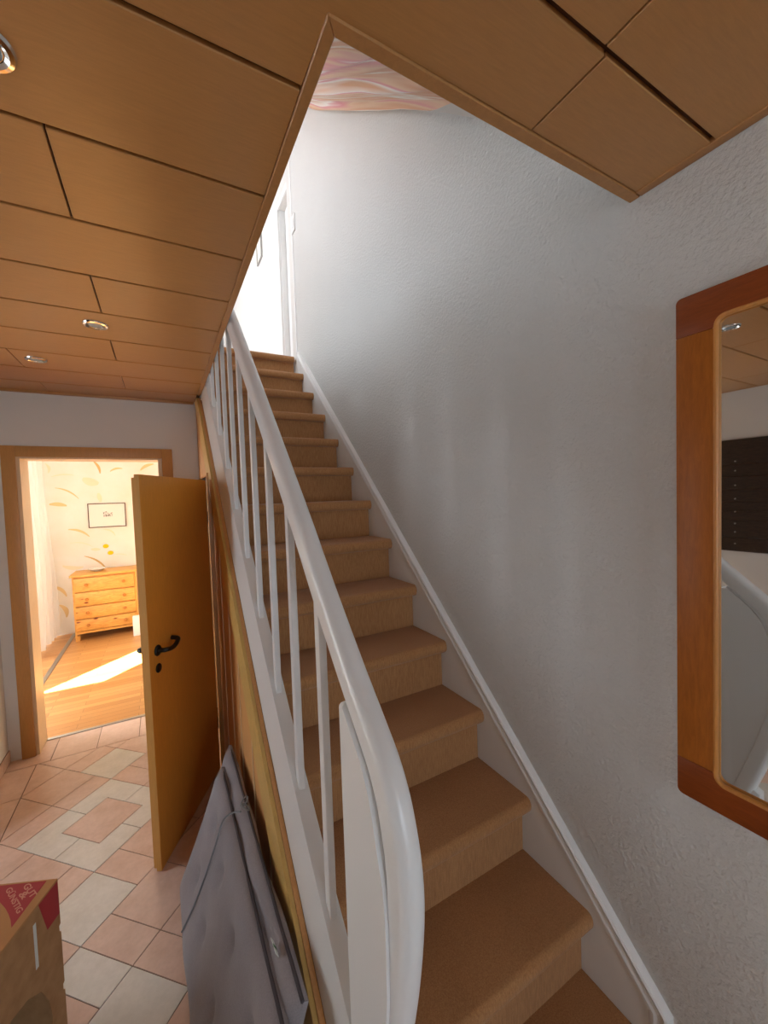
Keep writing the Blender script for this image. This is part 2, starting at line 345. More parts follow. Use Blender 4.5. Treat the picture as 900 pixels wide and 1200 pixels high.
# ------------------------------------------------------------------ ceiling panels
def row_y(k): return 3.125-.299*k
JA, JB = -.165, -.6
k = -1
while row_y(k) > -3.6:
    y0, y1 = row_y(k)-.299, row_y(k)
    if k == -1: y0, y1 = row_y(0), FY-.004
    if k == 0: pass
    ja = JA if (k % 2 == 0) else JB
    if k == 8: y1 = row_y(8)
    xs = [-1.89]; j = ja-1.3*2
    while j < 1.115:
        if j > -1.88: xs.append(j)
        j += 1.3
    xs.append(1.115)
    if k == 9-1: xs = [-1.89, -.585, .715, 1.115]
    lo, hi = (y0, y1)
    for x0, x1 in zip(xs, xs[1:]):
        g = .002; parts = [(x0+g, x1-g, lo+.005, hi-.005)]
        out = []
        for (a0, a1, b0, b1) in parts:
            b0 = max(b0, -3.59); b1 = min(b1, FY-.03)
            if b1 > OY0-.02 and b0 < OY1:          # row touches the stairwell opening
                if k == 8 and a0 < OX-.025 < a1:
                    zc = CZ
                    prism('ceiling_panel', [(a0, b0, zc), (a1, b0, zc), (a1, OY0-.0275, zc), (OX-.0225, OY0-.0275, zc), (OX-.0225, b1, zc), (a0, b1, zc)], (0, 0, .0118), 'ceil', ceiling, .0015, 1); continue
                if a0 < OX-.025: out.append((a0, min(a1, OX-.0225), b0, b1))
                if b0 < OY0-.03 and a1 > OX-.02: out.append((max(a0, OX-.0215), a1, b0, OY0-.0275))
            else:
                if b0 >= OY1-.01: a1 = min(a1, OX-.025)
                out.append((a0, a1, b0, b1))
        for (a0, a1, b0, b1) in out:
            if a1-a0 > .03 and b1-b0 > .02:
                box('ceiling_panel', a0, a1, b0, b1, CZ, CZ+.0118, 'ceil', ceiling, .0015, 1)
    k += 1
def trimstrip(name, x0, x1, y0, y1, z0=CZ-.002, z1=CZ+.011):
    return box(name, x0, x1, y0, y1, z0, z1, 'ceil_trim', ceiling, .0025, 2)
# mitred casing round the opening
a = .022
prism('opening_trim', [(OX-a, OY0-a*1.2, CZ-.004), (OX, OY0, CZ-.004), (OX, OY1, CZ-.004), (OX-a, OY1, CZ-.004)], (0, 0, .036), 'ceil_trim', ceiling, .002, 1)
prism('opening_trim', [(OX-a, OY0-a*1.2, CZ-.004), (OX, OY0, CZ-.004), (WX-.001, OY0, CZ-.004), (WX-.001, OY0-a*1.2, CZ-.004)], (0, 0, .036), 'ceil_trim', ceiling, .002, 1)
trimstrip('wall_trim', -.93, OX-.03, FY-.028, FY-.001, CZ-.014, CZ+.0115)
trimstrip('wall_trim', WX-.026, WX-.001, -3.59, OY0-a*1.2-.002, CZ-.004, CZ+.0115)
trimstrip('wall_trim', -1.899, -1.875, -3.59, 2.59)
trimstrip('wall_trim', -1.87, -.93, 2.572, 2.599)

# downlights
def downlight(x, y, label, rim='chrome'):
    t = thing('ceiling_spotlight', label, 'ceiling light', (x, y, CZ), 'recessed ceiling spotlights')
    c = (x, y, CZ); dn = (0, 0, -1)
    lathe('rim', [(.028, -.004), (.030, .004), (.036, .0075), (.043, .006), (.046, 0.0005), (.044, -.001)], c, dn, rim, t, 28)
    lathe('lamp', [(.0275, .0005), (.024, .003), (.014, .0045), (.004, .005)], c, dn, 'bulb', t, 24)
    lathe('reflector', [(.0285, .0002), (.0285, .004), (.0275, .004), (.0273, .0005)], c, dn, 'chrome', t, 24)
downlight(-.200, 2.058, 'recessed round spotlight with metal rim, in the middle of the panelled ceiling')
downlight(-.517, 2.655, 'recessed round spotlight with metal rim, closest to the lit doorway')
downlight(-.218, .895, 'recessed round spotlight with chrome rim, opposite the corner of the stairwell opening', 'chrome')

# ------------------------------------------------------------------ hall floor tiles
MU, U0, V0 = .122, -2.254, 1.285
def uv2xy(U, V):
    u, v = U0+U*MU, V0+V*MU
    return ((u+v)/math.sqrt(2), (v-u)/math.sqrt(2))
spec = [((-3, 2), (-1, 4), 'p'), ((-1, 2), (0, 4), 'p'), ((-1, 0), (0, 2), 'p'), ((-3, 0), (-1, 2), 'p'), ((-3, 4), (-2, 6), 'p'), ((-2, 4), (0, 6), 'w'),
        ((-5, 4), (-3, 6), 'p'), ((-5, 2), (-3, 4), 'p'), ((0, 4), (2, 5), 'p'), ((0, 5), (2, 7), 'p'), ((1, -2), (3, 0), 'p'), ((3, -2), (4, 0), 'p'), ((4, -2), (6, 0), 'w'),
        ((-1, -2), (1, 0), 'p'), ((6, -1), (8, 1), 'p'), ((4, 0), (6, 1), 'p'), ((4, 1), (6, 3), 'p'), ((6, -2), (8, -1), 'p'), ((8, -2), (10, -1), 'p'), ((8, -1), (10, 1), 'p'),
        ((6, -3), (8, -2), 'w'), ((8, -4), (10, -2), 'w'), ((6, -5), (8, -3), 'p'), ((4, -3), (6, -2), 'p'), ((2, 4), (4, 6), 'p'), ((4, 3), (6, 5), 'p'), ((6, 1), (8, 3), 'p')]
used = set()
def put_tile(poly, kind, clipit=True):
    if clipit:
        for (A, B, Cc) in ((-1, 0, .767), (0, 1, 3.262), (1, 0, 1.115), (0, -1, 3.6)): poly = clip(poly, A, B, Cc)
        if len(poly) < 3 or parea(poly) < .0008: return
        if sum(p[1] for p in poly)/len(poly) > .75: poly = clip(poly, 1, 0, .30)
        if len(poly) < 3 or parea(poly) < .0008: return
    prism('tile', [(x, y, -.0031) for x, y in poly], (0, 0, .0031), 'tile_pink' if kind == 'p' else 'tile_white', floor)
gI = .016
def rect_poly(a, b):
    return [uv2xy(*q) for q in ((a[0]+gI, a[1]+gI), (b[0]-gI, a[1]+gI), (b[0]-gI, b[1]-gI), (a[0]+gI, b[1]-gI))]
for a, b, kd in spec:
    put_tile(rect_poly(a, b), kd)
    for i in range(a[0], b[0]):
        for j in range(a[1], b[1]): used.add((i, j))
for i in range(4):
    for j in range(4): used.add((i, j))
put_tile(rect_poly((1, 1), (3, 3)), 'p')
for sx, sy in ((0, 0), (1, 0), (0, 1), (1, 1)):         # four cream corner tiles notched round the centre tile
    q = [(0, 0), (2, 0), (2, 1), (1, 1), (1, 2), (0, 2)]; g = gI
    q = [(g, g), (2-g, g), (2-g, 1-g), (1-g, 1-g), (1-g, 2-g), (g, 2-g)]
    if sx: q = [(4-x, y) for x, y in q]
    if sy: q = [(x, 4-y) for x, y in q]
    if sx != sy: q = q[::-1]
    put_tile([uv2xy(*p) for p in q], 'w', False)
for i in range(-16, 60, 2):
    for j in range(-48, 14, 2):
        cells = [(i+p, j+q) for p in (0, 1) for q in (0, 1)]
        free = [c for c in cells if c not in used]
        if not free: continue
        if len(free) == 4: put_tile(rect_poly((i, j), (i+2, j+2)), 'w' if (i*7+j*3) % 10 == 0 and j < 0 else 'p')
        else:
            for c in free: put_tile(rect_poly(c, (c[0]+1, c[1]+1)), 'p')
# straight border rows along the far wall and the left side
xs = [-.93+.0]; g = .002
for x0 in [-.945+.244*k_ for k_ in range(6)]:
    x1 = min(x0+.244, .30); x0c = max(x0, -.93)
    if x1-x0c > .03: put_tile([(x0c+g, 3.267), (x1-g, 3.267), (x1-g, 3.568), (x0c+g, 3.568)], 'p', False)
for k_ in range(21):
    y1 = 3.262-.331*k_; y0 = max(y1-.331, -3.6)
    if y1 < -3.5: break
    xl = -.93 if y1 > 2.6 else -1.10
    put_tile([(xl+g, y0+g), (-.772, y0+g), (-.772, y1-g), (xl+g, y1-g)], 'p', False)
    if y1 < 2.6:
        put_tile([(-1.898, y0+g), (-1.762, y0+g), (-1.762, y1-g), (-1.898, y1-g)], 'p', False)
        for xa in (-1.43, -1.76):
            put_tile([(xa+g, y0+g), (xa+.33-g, y0+g), (xa+.33-g, y1-g), (xa+g, y1-g)], 'p', False)
bb = struct(box('baseboard_left', -.93, -.9275, 2.6, FY, 0, .078, 'grout'), 'pink tile skirting along the left wall')
for k_ in range(3):
    box('tile', -.9275, -.9215, 2.604+.262*k_, 2.604+.262*k_+.258, .001, .078, 'tile_pink', bb, .001, 1)
struct(box('trim_threshold', -.775, -.005, 3.553, 3.585, .0005, .006, 'steel', None, .002, 2), 'thin metal threshold strip')

# ------------------------------------------------------------------ doorway to the sunlit room (casing)
dr = struct(box('door_1', -.865, -.795, FY-.016, FY-.0005, 0, 2.025, 'casing', None, .003, 2), 'beech veneered door casing of the sunlit room')
box('casing', .022, .092, FY-.016, FY-.0005, 0, 2.025, 'casing', dr, .003, 2)
box('casing_head', -.795, .022, FY-.016, FY-.0005, 1.955, 2.025, 'casing', dr, .003, 2)
box('lining', -.7995, -.777, FY-.0004, 3.58, 0, 1.9645, 'lining', dr)
box('lining', -.003, .0195, FY-.0004, 3.58, 0, 1.9645, 'lining', dr)
box('lining', -.777, -.003, FY-.0004, 3.58, 1.945, 1.9645, 'lining', dr)

# ------------------------------------------------------------------ staircase
st = thing('staircase', 'straight carpeted staircase with tan treads rising along the plaster wall', 'staircase', (.71, .55, 0))
XL, XR = .3255, 1.099
TZ, TY = .2145, .232
def zt(k): return .317+TZ*k
def yt(k): return .741+TY*k
for k in range(-1, 13):
    y0, y1, z = yt(k), yt(k+1)+.05, zt(k)
    if k == 12: y1 = 3.62
    th = .054; sec = []
    for q in range(9):
        a_ = math.radians(90+180*q/8); sec.append((y0+.020+.020*math.cos(a_)*1.0, z-th/2+(th/2)*math.sin(a_)))
    sec = [(y1, z)] + sec + [(y1, z-th)]
    bm = bmesh.new(); add_prism(bm, yz(XL, sec), (XR-XL, 0, 0)); finish('tread', bm, 'carpet', st, 30)
    zb = zt(k-1) if k > -1 else 0
    box('riser', XL, XR, yt(k)+.043, yt(k)+.058, zb+.0005, z-.053, 'carpet', st)
# wall skirt and moulding
sk = [(.583, 0), (.583, nl(.583)+.035), (3.47, nl(3.47)+.035), (3.47, UZ-.05), (3.3, nl(3.3)-.35), (1.0, 0)]
prism('wall_skirt', yz(1.1, sk), (.0195, 0, 0), 'white_trim', st)
cs, sn = 1/math.hypot(1, SL), SL/math.hypot(1, SL)
msec = [(0, 0), (0, .012), (.006, .016), (.016, .017), (.024, .014), (.028, .010), (.031, .010), (.036, .015), (.044, .018), (.049, .014), (.053, .004), (.053, 0)]
msec = [(p*1.0, q*1.2+.006) if q > 0 else (p, q) for p, q in msec]
D0 = .030
path = [(WX-.0005, .583, 0), (WX-.0005, .583, nl(.583)+D0), (WX-.0005, 3.46, nl(3.46)+D0)]
def mframe(i):
    Bx = Vector((-1, 0, 0))
    if i == 0: return Vector((0, -1, 0)), Bx
    if i == 2: return Vector((0, -sn, cs)), Bx
    h_ = (Vector((0, -1, 0))+Vector((0, -sn, cs))).normalized(); return h_/h_.dot(Vector((0, -1, 0))), Bx
sweep('skirt_moulding', path, msec, mframe, 'white_trim', st, False, 25)
# outer stringer
top = [(3.46, nl(3.46)+.165), (1.6, nl(1.6)+.165), (1.2, nl(1.2)+.182), (.95, nl(.95)+.208), (.73, nl(.73)+.245), (.60, nl(.6)+.29)]
bot = [(.62, 0), (.70, .02), (.88, nl(.88)-.075), (1.15, nl(1.15)-.112), (1.45, nl(1.45)-.134), (1.9, nl(1.9)-.14), (3.10, nl(3.10)-.14), (3.36, CZ+.02), (3.46, UZ-.2)]
prism('outer_stringer', yz(.285, top+[(.60, 0)]+bot), (.04, 0, 0), 'white_paint', st, .003, 2)

# ------------------------------------------------------------------ railing
rl = thing('stair_railing', 'white painted wooden railing with curved handrail and square balusters along the stairs', 'railing', (.31, .6, 0))
RX = .31
outer = [(3.40, nl(3.40)+1.09), (1.911, 2.491), (1.607, 2.205), (1.321, 1.930), (1.072, 1.689), (.943, 1.563), (.835, 1.452), (.699, 1.321), (.609, 1.240), (.562, 1.195), (.529, 1.145), (.509, 1.09), (.499, 1.04), (.497, .981), (.506, .898), (.526, .792), (.56, .66), (.61, .50), (.665, .36)]
HH = .058
pc = smooth_path([(0, y, z) for y, z in outer], 5)
cen = []
for i, p in enumerate(pc):
    d = (pc[min(i+1, len(pc)-1)]-pc[max(i-1, 0)]).normalized(); n_ = Vector((0, d.z, -d.y))
    if n_.dot(Vector((0, .7, -.7))) < 0: n_ = -n_
    cen.append((p+n_*HH/2, n_))
hs = []
for cx_, cy_, r_, a0_ in ((.003, HH/2-.020, .020, 0), (-.003, HH/2-.020, .020, 90), (-.023+.007, -HH/2+.007, .007, 180), (.023-.007, -HH/2+.007, .007, 270)):
    for q in range(6):
        a_ = math.radians(a0_+90*q/5); hs.append((cx_+r_*math.cos(a_), cy_+r_*math.sin(a_)))
def hframe(i): return Vector((1, 0, 0)), -cen[i][1]
sweep('handrail', [(RX, c.y, c.z) for c, n_ in cen], hs, hframe, 'white_paint', rl, False, 60)
def rail_low(y):
    """underside height of the handrail at y (straight part)"""
    best = min(cen[:70], key=lambda q: abs(q[0].y-y)); return best[0].z
for k in range(12):
    y0 = .856+.2165*k; y1 = y0+.030
    def stz(y):
        for (ya, za), (yb, zb) in zip(top[1:], top):
            if min(ya, yb) <= y <= max(ya, yb): return za+(zb-za)*(y-ya)/(yb-ya)
        return nl(y)+.165
    zr = [rail_low(y0)-.005, rail_low(y1)-.005]
    prism('baluster', yz(.2965, [(y0, stz(y0)-.004), (y1, stz(y1)-.004), (y1, zr[1]), (y0, zr[0])]), (.0175, 0, 0), 'white_paint', rl, .002, 1)
# newel board: flat panel filling the curve of the handrail
rim = [(.722, 1.232), (.703, 1.236), (.668, 1.206), (.624, 1.165), (.592, 1.115), (.572, 1.05), (.556, 1.0), (.549, .94), (.550, .86), (.556, .776), (.585, .66), (.63, .5), (.68, .36), (.722, .30)]
rp = smooth_path([(0, y, z) for y, z in rim[1:-1]], 4)
pts = [(.722, 1.228)]+[(p.y, p.z) for p in rp]+[(.722, .20)]
bm = bmesh.new(); add_prism(bm, yz(.281, pts), (.05, 0, 0))
bmesh.ops.bevel(bm, geom=[e for e in bm.edges if abs(e.verts[0].co.x-e.verts[1].co.x) < 1e-4], offset=.012, segments=4, profile=.5, affect='EDGES')
finish('newel_board', bm, 'white_paint', rl, 40)
web = [(p.y, p.z) for p in rp]
back = [(c.y, c.z) for c, n_ in cen if .36 < c.z < 1.22]
prism('newel_web', yz(.294, [(.70, 1.225)]+[(y+.012, z-.006) for y, z in web[2:]]+back[::-1]), (.03, 0, 0), 'white_paint', rl)

# ------------------------------------------------------------------ under-stair panelling
pw = struct(prism('wall_understair', yz(.283, [(.72, 0), (2.60, 0), (2.60, 1.80), (3.36, 1.80), (3.36, CZ), (3.1, nl(3.1)-.16), (.80, nl(.8)-.16)]), (.012, 0, 0), 'groove'), 'tan wooden panelling below the stairs')
yb = [.60, .85, 1.10, 1.355, 1.607, 1.86, 2.10, 2.345, 2.60]
for a_, b_ in zip(yb, yb[1:]):
    a2 = max(a_, .72)
    if nl(b_)-.2 < .05: continue
    prism('board', yz(.268, [(a2+.0015, .001), (b_-.0015, .001), (b_-.0015, nl(b_)-.2), (a2+.0015, max(nl(a2)-.2, .002))]), (.0148, 0, 0), 'panel', pw, .005, 1)
for a_, b_ in ((2.60, 2.85), (2.85, 3.10), (3.10, FY-.002)):
    prism('board', yz(.268, [(a_+.0015, 1.80), (b_-.0015, 1.80), (b_-.0015, min(nl(b_)-.2, CZ-.016)), (a_+.0015, min(nl(a_)-.2, CZ-.016))]), (.0148, 0, 0), 'panel', pw, .005, 1)
tb = [(3.30, CZ-.015), (3.14, CZ-.015), (2.99, nl(2.99)-.143), (1.9, nl(1.9)-.143), (1.45, nl(1.45)-.137), (1.15, nl(1.15)-.114), (.88, nl(.88)-.078), (.72, .14), (.72, .001), (1.0, .001), (1.12, .02), (1.2, nl(1.2)-.345), (1.9, nl(1.9)-.352), (3.0, nl(3.0)-.352)]
prism('slanted_trim', yz(.256, tb), (.0125, 0, 0), 'panel_trim', pw, .0015, 1)
prism('cap_strip', yz(.2698, [(y_, z_-.0015) for y_, z_ in tb]), (.0147, 0, 0), 'panel', pw, .0012, 1)
box('jamb', .246, .283, 2.60, 2.64, 0, 1.80, 'casing', pw)
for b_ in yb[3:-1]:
    box('joint_highlight', .2645, .2678, b_-.0045, b_+.0045, .001, nl(b_)-.22, 'lining', pw)  # pale colour stands in for light caught on the board bevels
box('jamb', .262, .283, 3.33, FY-.002, 0, 1.80, 'panel_trim', pw)
# dim cupboard below the stairs behind the doorway
struct(boxes('wall_cupboard', [(.8, .82, 2.4, FY, 0, 1.35), (.296, .8, 2.38, 2.40, 0, 1.35)], 'panel'))

# ------------------------------------------------------------------ open door leaf under the stairs
H = Vector((.238, 2.592, 0)); Fp = Vector((-.075, 1.995, 0)); e = (Fp-H).normalized(); nn = Vector((e.y, -e.x, 0))   # nn points behind the leaf
if nn.x > 0: nn = -nn
LM = Matrix(((e.x, nn.x, 0, H.x), (e.y, nn.y, 0, H.y), (0, 0, 1, 0), (0, 0, 0, 1)))
LW = (Fp-H).length
dl = thing('cellar_door', 'orange beech veneered door leaf standing open below the stairs', 'door', (H.x, H.y, 0))
box('door_leaf', 0, LW, 0, .022, .006, 1.755, 'door', dl, .0015, 1, LM)
box('rebate', .012, LW-.014, .022, .042, .006, 1.742, 'door_edge', dl, .001, 1, LM)
box('edge_strip', LW, LW+.0012, .001, .021, .007, 1.754, 'door_edge', dl, 0, 1, LM)
for side in (0, 1):
    nrm = (-nn if side == 0 else nn); base = (0 if side == 0 else .042)
    hp = H + e*(LW-.062) + nn*base
    hd = lathe('handle', [(.024, 0), (.025, .004), (.022, .008), (.010, .010), (.010, .012)], hp+Vector((0, 0, .972)), nrm, 'black', dl, 20)
    hd.data.transform(Matrix.Identity(4))
    o0 = hp+Vector((0, 0, .972))
    P = [o0+nrm*.006, o0+nrm*.030, o0+nrm*.042-e*.010, o0+nrm*.046-e*.035-Vector((0, 0, .004)), o0+nrm*.046-e*.065-Vector((0, 0, .004)), o0+nrm*.046-e*.090+Vector((0, 0, .006)), o0+nrm*.040-e*.108+Vector((0, 0, .016)), o0+nrm*.010-e*.110+Vector((0, 0, .020))]
    tube('lever', smooth_path(P, 4), [.0105]*29, 'black', hd, 10)
    ks = lathe('keyhole_plate', [(.020, 0), (.021, .004), (.018, .007), (.004, .008)], hp+Vector((0, 0, .892)), nrm, 'black', dl, 20)
    box('keyhole', -.003, .003, -.0088, -.0078, -.012, .008, 'groove', ks, 0, 1, Matrix.Translation(hp+nrm*0+Vector((0, 0, .892))) @ Matrix(((e.x, -nrm.x, 0, 0), (e.y, -nrm.y, 0, 0), (0, 0, 1, 0), (0, 0, 0, 1))))
for z in (.25, 1.5):
    tube('hinge', [H+nn*.004-e*.006+Vector((0, 0, z)), H+nn*.004-e*.006+Vector((0, 0, z+.07))], .006, 'steel', dl, 10)

# ------------------------------------------------------------------ mirror
mr = thing('wall_mirror', 'rectangular wall mirror in a cherry-stained wooden frame on the plaster wall', 'mirror', (WX, .2, .87))
MY0, MY1, MZ0, MZ1, MFW = -.14, .506, .870, 2.068, .076; RI = .022
def arc(cy, cz, r, a0, a1, n=6): return [(cy+r*math.cos(math.radians(a0+(a1-a0)*k/n)), cz+r*math.sin(math.radians(a0+(a1-a0)*k/n))) for k in range(n+1)]
iy0, iy1, iz0, iz1 = MY0+MFW, MY1-MFW, MZ0+MFW*.86, MZ1-MFW*.86
RJ = RI+.004
topr = arc(MY1-.012, MZ1-.012, .012, 0, 90, 4)+arc(MY0+.012, MZ1-.012, .012, 90, 180, 4)+[(MY0, iz1-RJ), (iy0, iz1-RJ)]+arc(iy0+RI, iz1-RI, RI, 180, 90)+arc(iy1-RI, iz1-RI, RI, 90, 0)+[(iy1, iz1-RJ), (MY1, iz1-RJ)]
botr = [(y, MZ0+MZ1-z) for y, z in topr]
for pts_ in (topr, botr): prism('rail', yz(WX-.0300, pts_), (.0295, 0, 0), 'mirror_rail', mr, .0022, 2)
for a_, b_ in ((MY0, iy0), (iy1, MY1)): box('stile', WX-.0300, WX-.0005, a_, b_, iz0+RJ, iz1-RJ, 'mirror_wood', mr, .0022, 2)
ring = arc(iy1-RI, iz1-RI, RI, 0, 90)+arc(iy0+RI, iz1-RI, RI, 90, 180)+arc(iy0+RI, iz0+RI, RI, 180, 270)+arc(iy1-RI, iz0+RI, RI, 270, 360)
ctr = Vector((0, (iy0+iy1)/2, (iz0+iz1)/2))
def rframe(i):
    n = len(ring); p = Vector((0,)+ring[(i+1) % n])-Vector((0,)+ring[i-1]); d = p.normalized(); nrm = Vector((0, d.z, -d.y)); return nrm, Vector((-1, 0, 0))
sweep('inner_bead', [(WX-.02, y, z) for y, z in ring], [(.006*math.cos(q*math.pi/4)-.001, .007*math.sin(q*math.pi/4)+.004) for q in range(8)], rframe, 'bead', mr, True, 60)
prism('mirror_glass', yz(WX-.018, ring), (.004, 0, 0), 'mirror', mr)

# ------------------------------------------------------------------ coat panel on the opposite wall (seen in the mirror)
cp = thing('coat_panel', 'dark stained plank coat panel hanging on the white wall', 'coat rack', (-1.9, .8, 1.08))
PY0, PY1 = .05, 1.72
box('backing', -1.8985, -1.892, PY0+.02, PY1-.02, 1.09, 1.98, 'groove', cp)
zz = [1.079, 1.19, 1.332, 1.405, 1.481, 1.58, 1.685, 1.786, 1.987]
for a_, b_ in zip(zz, zz[1:]): box('plank', -1.892, -1.872, PY0, PY1, a_+.001, b_-.001, 'dark_plank', cp, .002, 1)
for z in (1.81, 1.734, 1.616, 1.507, 1.402, 1.306, 1.237, 1.142):
    for y in (1.465, .35): lathe('nail', [(.006, 0), (.006, .002), (.003, .0035)], (-1.872, y, z), (1, 0, 0), 'steel', cp, 8)

# ------------------------------------------------------------------ fabric draped below the sloped soffit
def fabric():
    bm = bmesh.new(); NX_, NY_ = 90, 60; grid = []
    for i in range(NX_+1):
        t_ = i/NX_; x = .30+t_*(WX-.004-.30); row = []
        yf = .75+.0*t_ if x < .9 else .95+(x-.9)/.22*.72
        for j in range(NY_+1):
            s = j/NY_; y = yf+(3.40-yf)*s
            base = 2.305-.10*max(0, min(1, (y-1.6)/1.2))
            sag = .035*math.sin(math.pi*min(1, max(0, s)))
            xx = x+.10*math.sin(1.3*y+.4)+.05*math.sin(3.1*y)
            f = .5*math.sin(xx*34)+.3*math.sin(xx*61+1.3+.8*y)+.2*math.sin(xx*97+2*y)
            edge = min(1, (WX-x)/.06+.15)
            row.append(bm.verts.new((x, y, nl(y)+min(base-sag*edge+.020*f*edge, 2.312))))
        grid.append(row)
    for i in range(NX_):
        for j in range(NY_): bm.faces.new((grid[i][j], grid[i+1][j], grid[i+1][j+1], grid[i][j+1]))
    o = finish('draped_fabric', bm, 'fabric', None, 180)
    return tag(o, 'orange, pink and cream fabric draped below the sloped soffit over the stairs', 'fabric')
fabric()

# ------------------------------------------------------------------ upper landing door casing and switch
ud = struct(box('door_2', 1.302, 1.3195, 4.585, 5.22, UZ, 4.93, 'white_trim'), 'white door casing upstairs')
box('casing', 1.304, 1.3195, 3.67, 3.75, UZ, 4.93, 'white_trim', ud, .003, 1)
box('casing_head', 1.304, 1.3195, 3.75, 4.585, 4.86, 4.93, 'white_trim', ud, .003, 1)
box('lining', 1.32, 1.44, 4.565, 4.58, UZ, 4.86, 'white_trim', ud)
box('leaf', 1.38, 1.42, 3.755, 4.56, UZ+.005, 4.855, 'white_trim', ud)
struct(box('trim_corner', WX-.006, WX+.02, 3.485, 3.515, UZ+.03, 5.3, 'white_trim', None, .003, 2), 'white corner bead at the top of the stairs')
sw = thing('light_switch', 'white light switch on the plaster wall at the top of the stairs', 'switch', (WX, 3.45, 3.99))
box('switch_plate', WX-.011, WX-.0005, 3.405, 3.485, 3.92, 4.06, 'white_trim', sw, .003, 2)
box('rocker', WX-.016, WX-.011, 3.418, 3.472, 3.96, 4.02, 'white_trim', sw, .002, 1)
pf = thing('picture_frame', 'small grey framed picture on the bright landing wall upstairs', 'picture', (1.31, 5.55, 4.9))
boxes('frame', [(1.298, 1.3195, 5.40, 5.415, 4.79, 5.27), (1.298, 1.3195, 5.645, 5.66, 4.79, 5.27), (1.298, 1.3195, 5.415, 5.645, 4.79, 4.805), (1.298, 1.3195, 5.415, 5.645, 5.255, 5.27)], 'steel', pf)
box('print', 1.308, 1.3194, 5.416, 5.644, 4.806, 5.254, 'paper', pf)

# ------------------------------------------------------------------ lounger cushion folded against the panelling
cu = thing('lounger_cushion', 'grey tufted lounger cushion folded double, leaning on the panelling', 'cushion', (.06, 1.35, 0))
def pad(name, b, tp, y0, y1, th, tufts):
    b, tp = Vector((b[0], 0, b[1])), Vector((tp[0], 0, tp[1])); up = tp-b; L = up.length; up.normalize(); n = Vector((-up.z, 0, up.x))   # n faces the hall
    bm = bmesh.new(); NU, NV = 66, 32; F, B = [], []
    for i in range(NU+1):
        rf, rb = [], []
        for j in range(NV+1):
            s, q = i/NU, j/NV
            wv = .006*math.sin(9*s+4*q)+.004*math.sin(21*s)
            yy = y0+(y1-y0)*s + (.03*(q-.5)**2 if i == NU else 0); ww = L*q
            e1 = min(1, min(s, 1-s)*(y1-y0)/.05); e2 = min(1, min(q, 1-q)*L/.05)
            pf_ = math.sqrt(max(0, 1-(1-e1)**2))*math.sqrt(max(0, 1-(1-e2)**2))
            dimp = sum(.022*math.exp(-((yy-ty)**2+(ww-tw)**2)/.0009)+.008*math.exp(-((yy-ty)**2+(ww-tw)**2)/.008) for ty, tw in tufts)
            hgt = max(.002, th*(.35+.65*pf_)*1.0-dimp*pf_)
            p = b+up*(ww+.004*math.sin(14*s) if 0 < j else ww)+Vector((0, yy, 0))+n*wv*.6
            rf.append(bm.verts.new(p+n*hgt)); rb.append(bm.verts.new(p))
        F.append(rf); B.append(rb)
    for i in range(NU):
        for j in range(NV):
            bm.faces.new((F[i][j], F[i+1][j], F[i+1][j+1], F[i][j+1])); bm.faces.new((B[i][j], B[i][j+1], B[i+1][j+1], B[i+1][j]))
    for i in range(NU):
        bm.faces.new((F[i][0], B[i][0], B[i+1][0], F[i+1][0])); bm.faces.new((F[i][NV], F[i+1][NV], B[i+1][NV], B[i][NV]))
    for j in range(NV):
        bm.faces.new((F[0][j], F[0][j+1], B[0][j+1], B[0][j])); bm.faces.new((F[NU][j], B[NU][j], B[NU][j+1], F[NU][j+1]))
    o = finish(name, bm, 'cushion', cu, 60)
    tp3 = [tp+n*(th*.34)+Vector((0, y0+(y1-y0)*k_/24, .002+.003*math.sin(k_))) for k_ in range(25)]
    tube('piping', tp3, .0045, 'piping', o, 8)
    return o, b, up, n
tf = [(y, w_) for y in (.98, 1.22, 1.46, 1.70) for w_ in (.17, .35)]
fo, fb, fu, fn = pad('front_pad', (.018, .004), (.192, .452), .83, 1.86, .040, tf)
bo, bb_, bu, bn = pad('back_pad', (.085, .004), (.236, .488), .86, 1.95, .036, [])
pl0 = fb+fn*.044
cord = [on_plane(pl0, fn, *p) for p in ((283, 951), (272, 953), (262, 962), (255, 985), (247, 1010), (238, 1036), (228, 1062), (214, 1092))]
cord = [c+fn*.003 for c in cord]
tube('tie_cord', smooth_path(cord, 4), .0028, 'cord', cu, 8)
kc = cord[0]+Vector((.015, 0, .02))
for sgn in (-1, 1):
    lp = [kc+Vector((.012*math.sin(a_), sgn*.028*(1-math.cos(a_))/2*1.0, .012*math.sin(a_)*sgn)) for a_ in (2*math.pi*k_/12 for k_ in range(13))]
    tube('bow_loop', lp, .0026, 'cord', cu, 6)
tgp = on_plane(bb_+bn*.04, bn, 322, 1110)
tg = box('care_tag', -.012, .012, -.018, .018, -.0008, .0008, 'tag', cu, 0, 1, Matrix.Translation(tgp) @ Matrix.Rotation(math.radians(70), 4, 'Y') @ Matrix.Rotation(.3, 4, 'Z'))
box('tag_print', -.012, .012, -.004, .004, -.0011, .0011, 'tag_green', tg, 0, 1, Matrix.Translation(tgp) @ Matrix.Rotation(math.radians(70), 4, 'Y') @ Matrix.Rotation(.3, 4, 'Z'))

# ------------------------------------------------------------------ cardboard box
BZ = .5; K = Vector((-.330, 1.525, 0)); e1 = Vector((-.417, -.909, 0)).normalized(); e2 = Vector((-.909, .417, 0))
bx = thing('cardboard_box', 'brown cardboard carton with a red printed corner on its lid', 'box', tuple(K+e1*.2+e2*.15))
def bp(s, t_, z): return K+e1*s+e2*t_+Vector((0, 0, z))
BL, BW = .40, .30
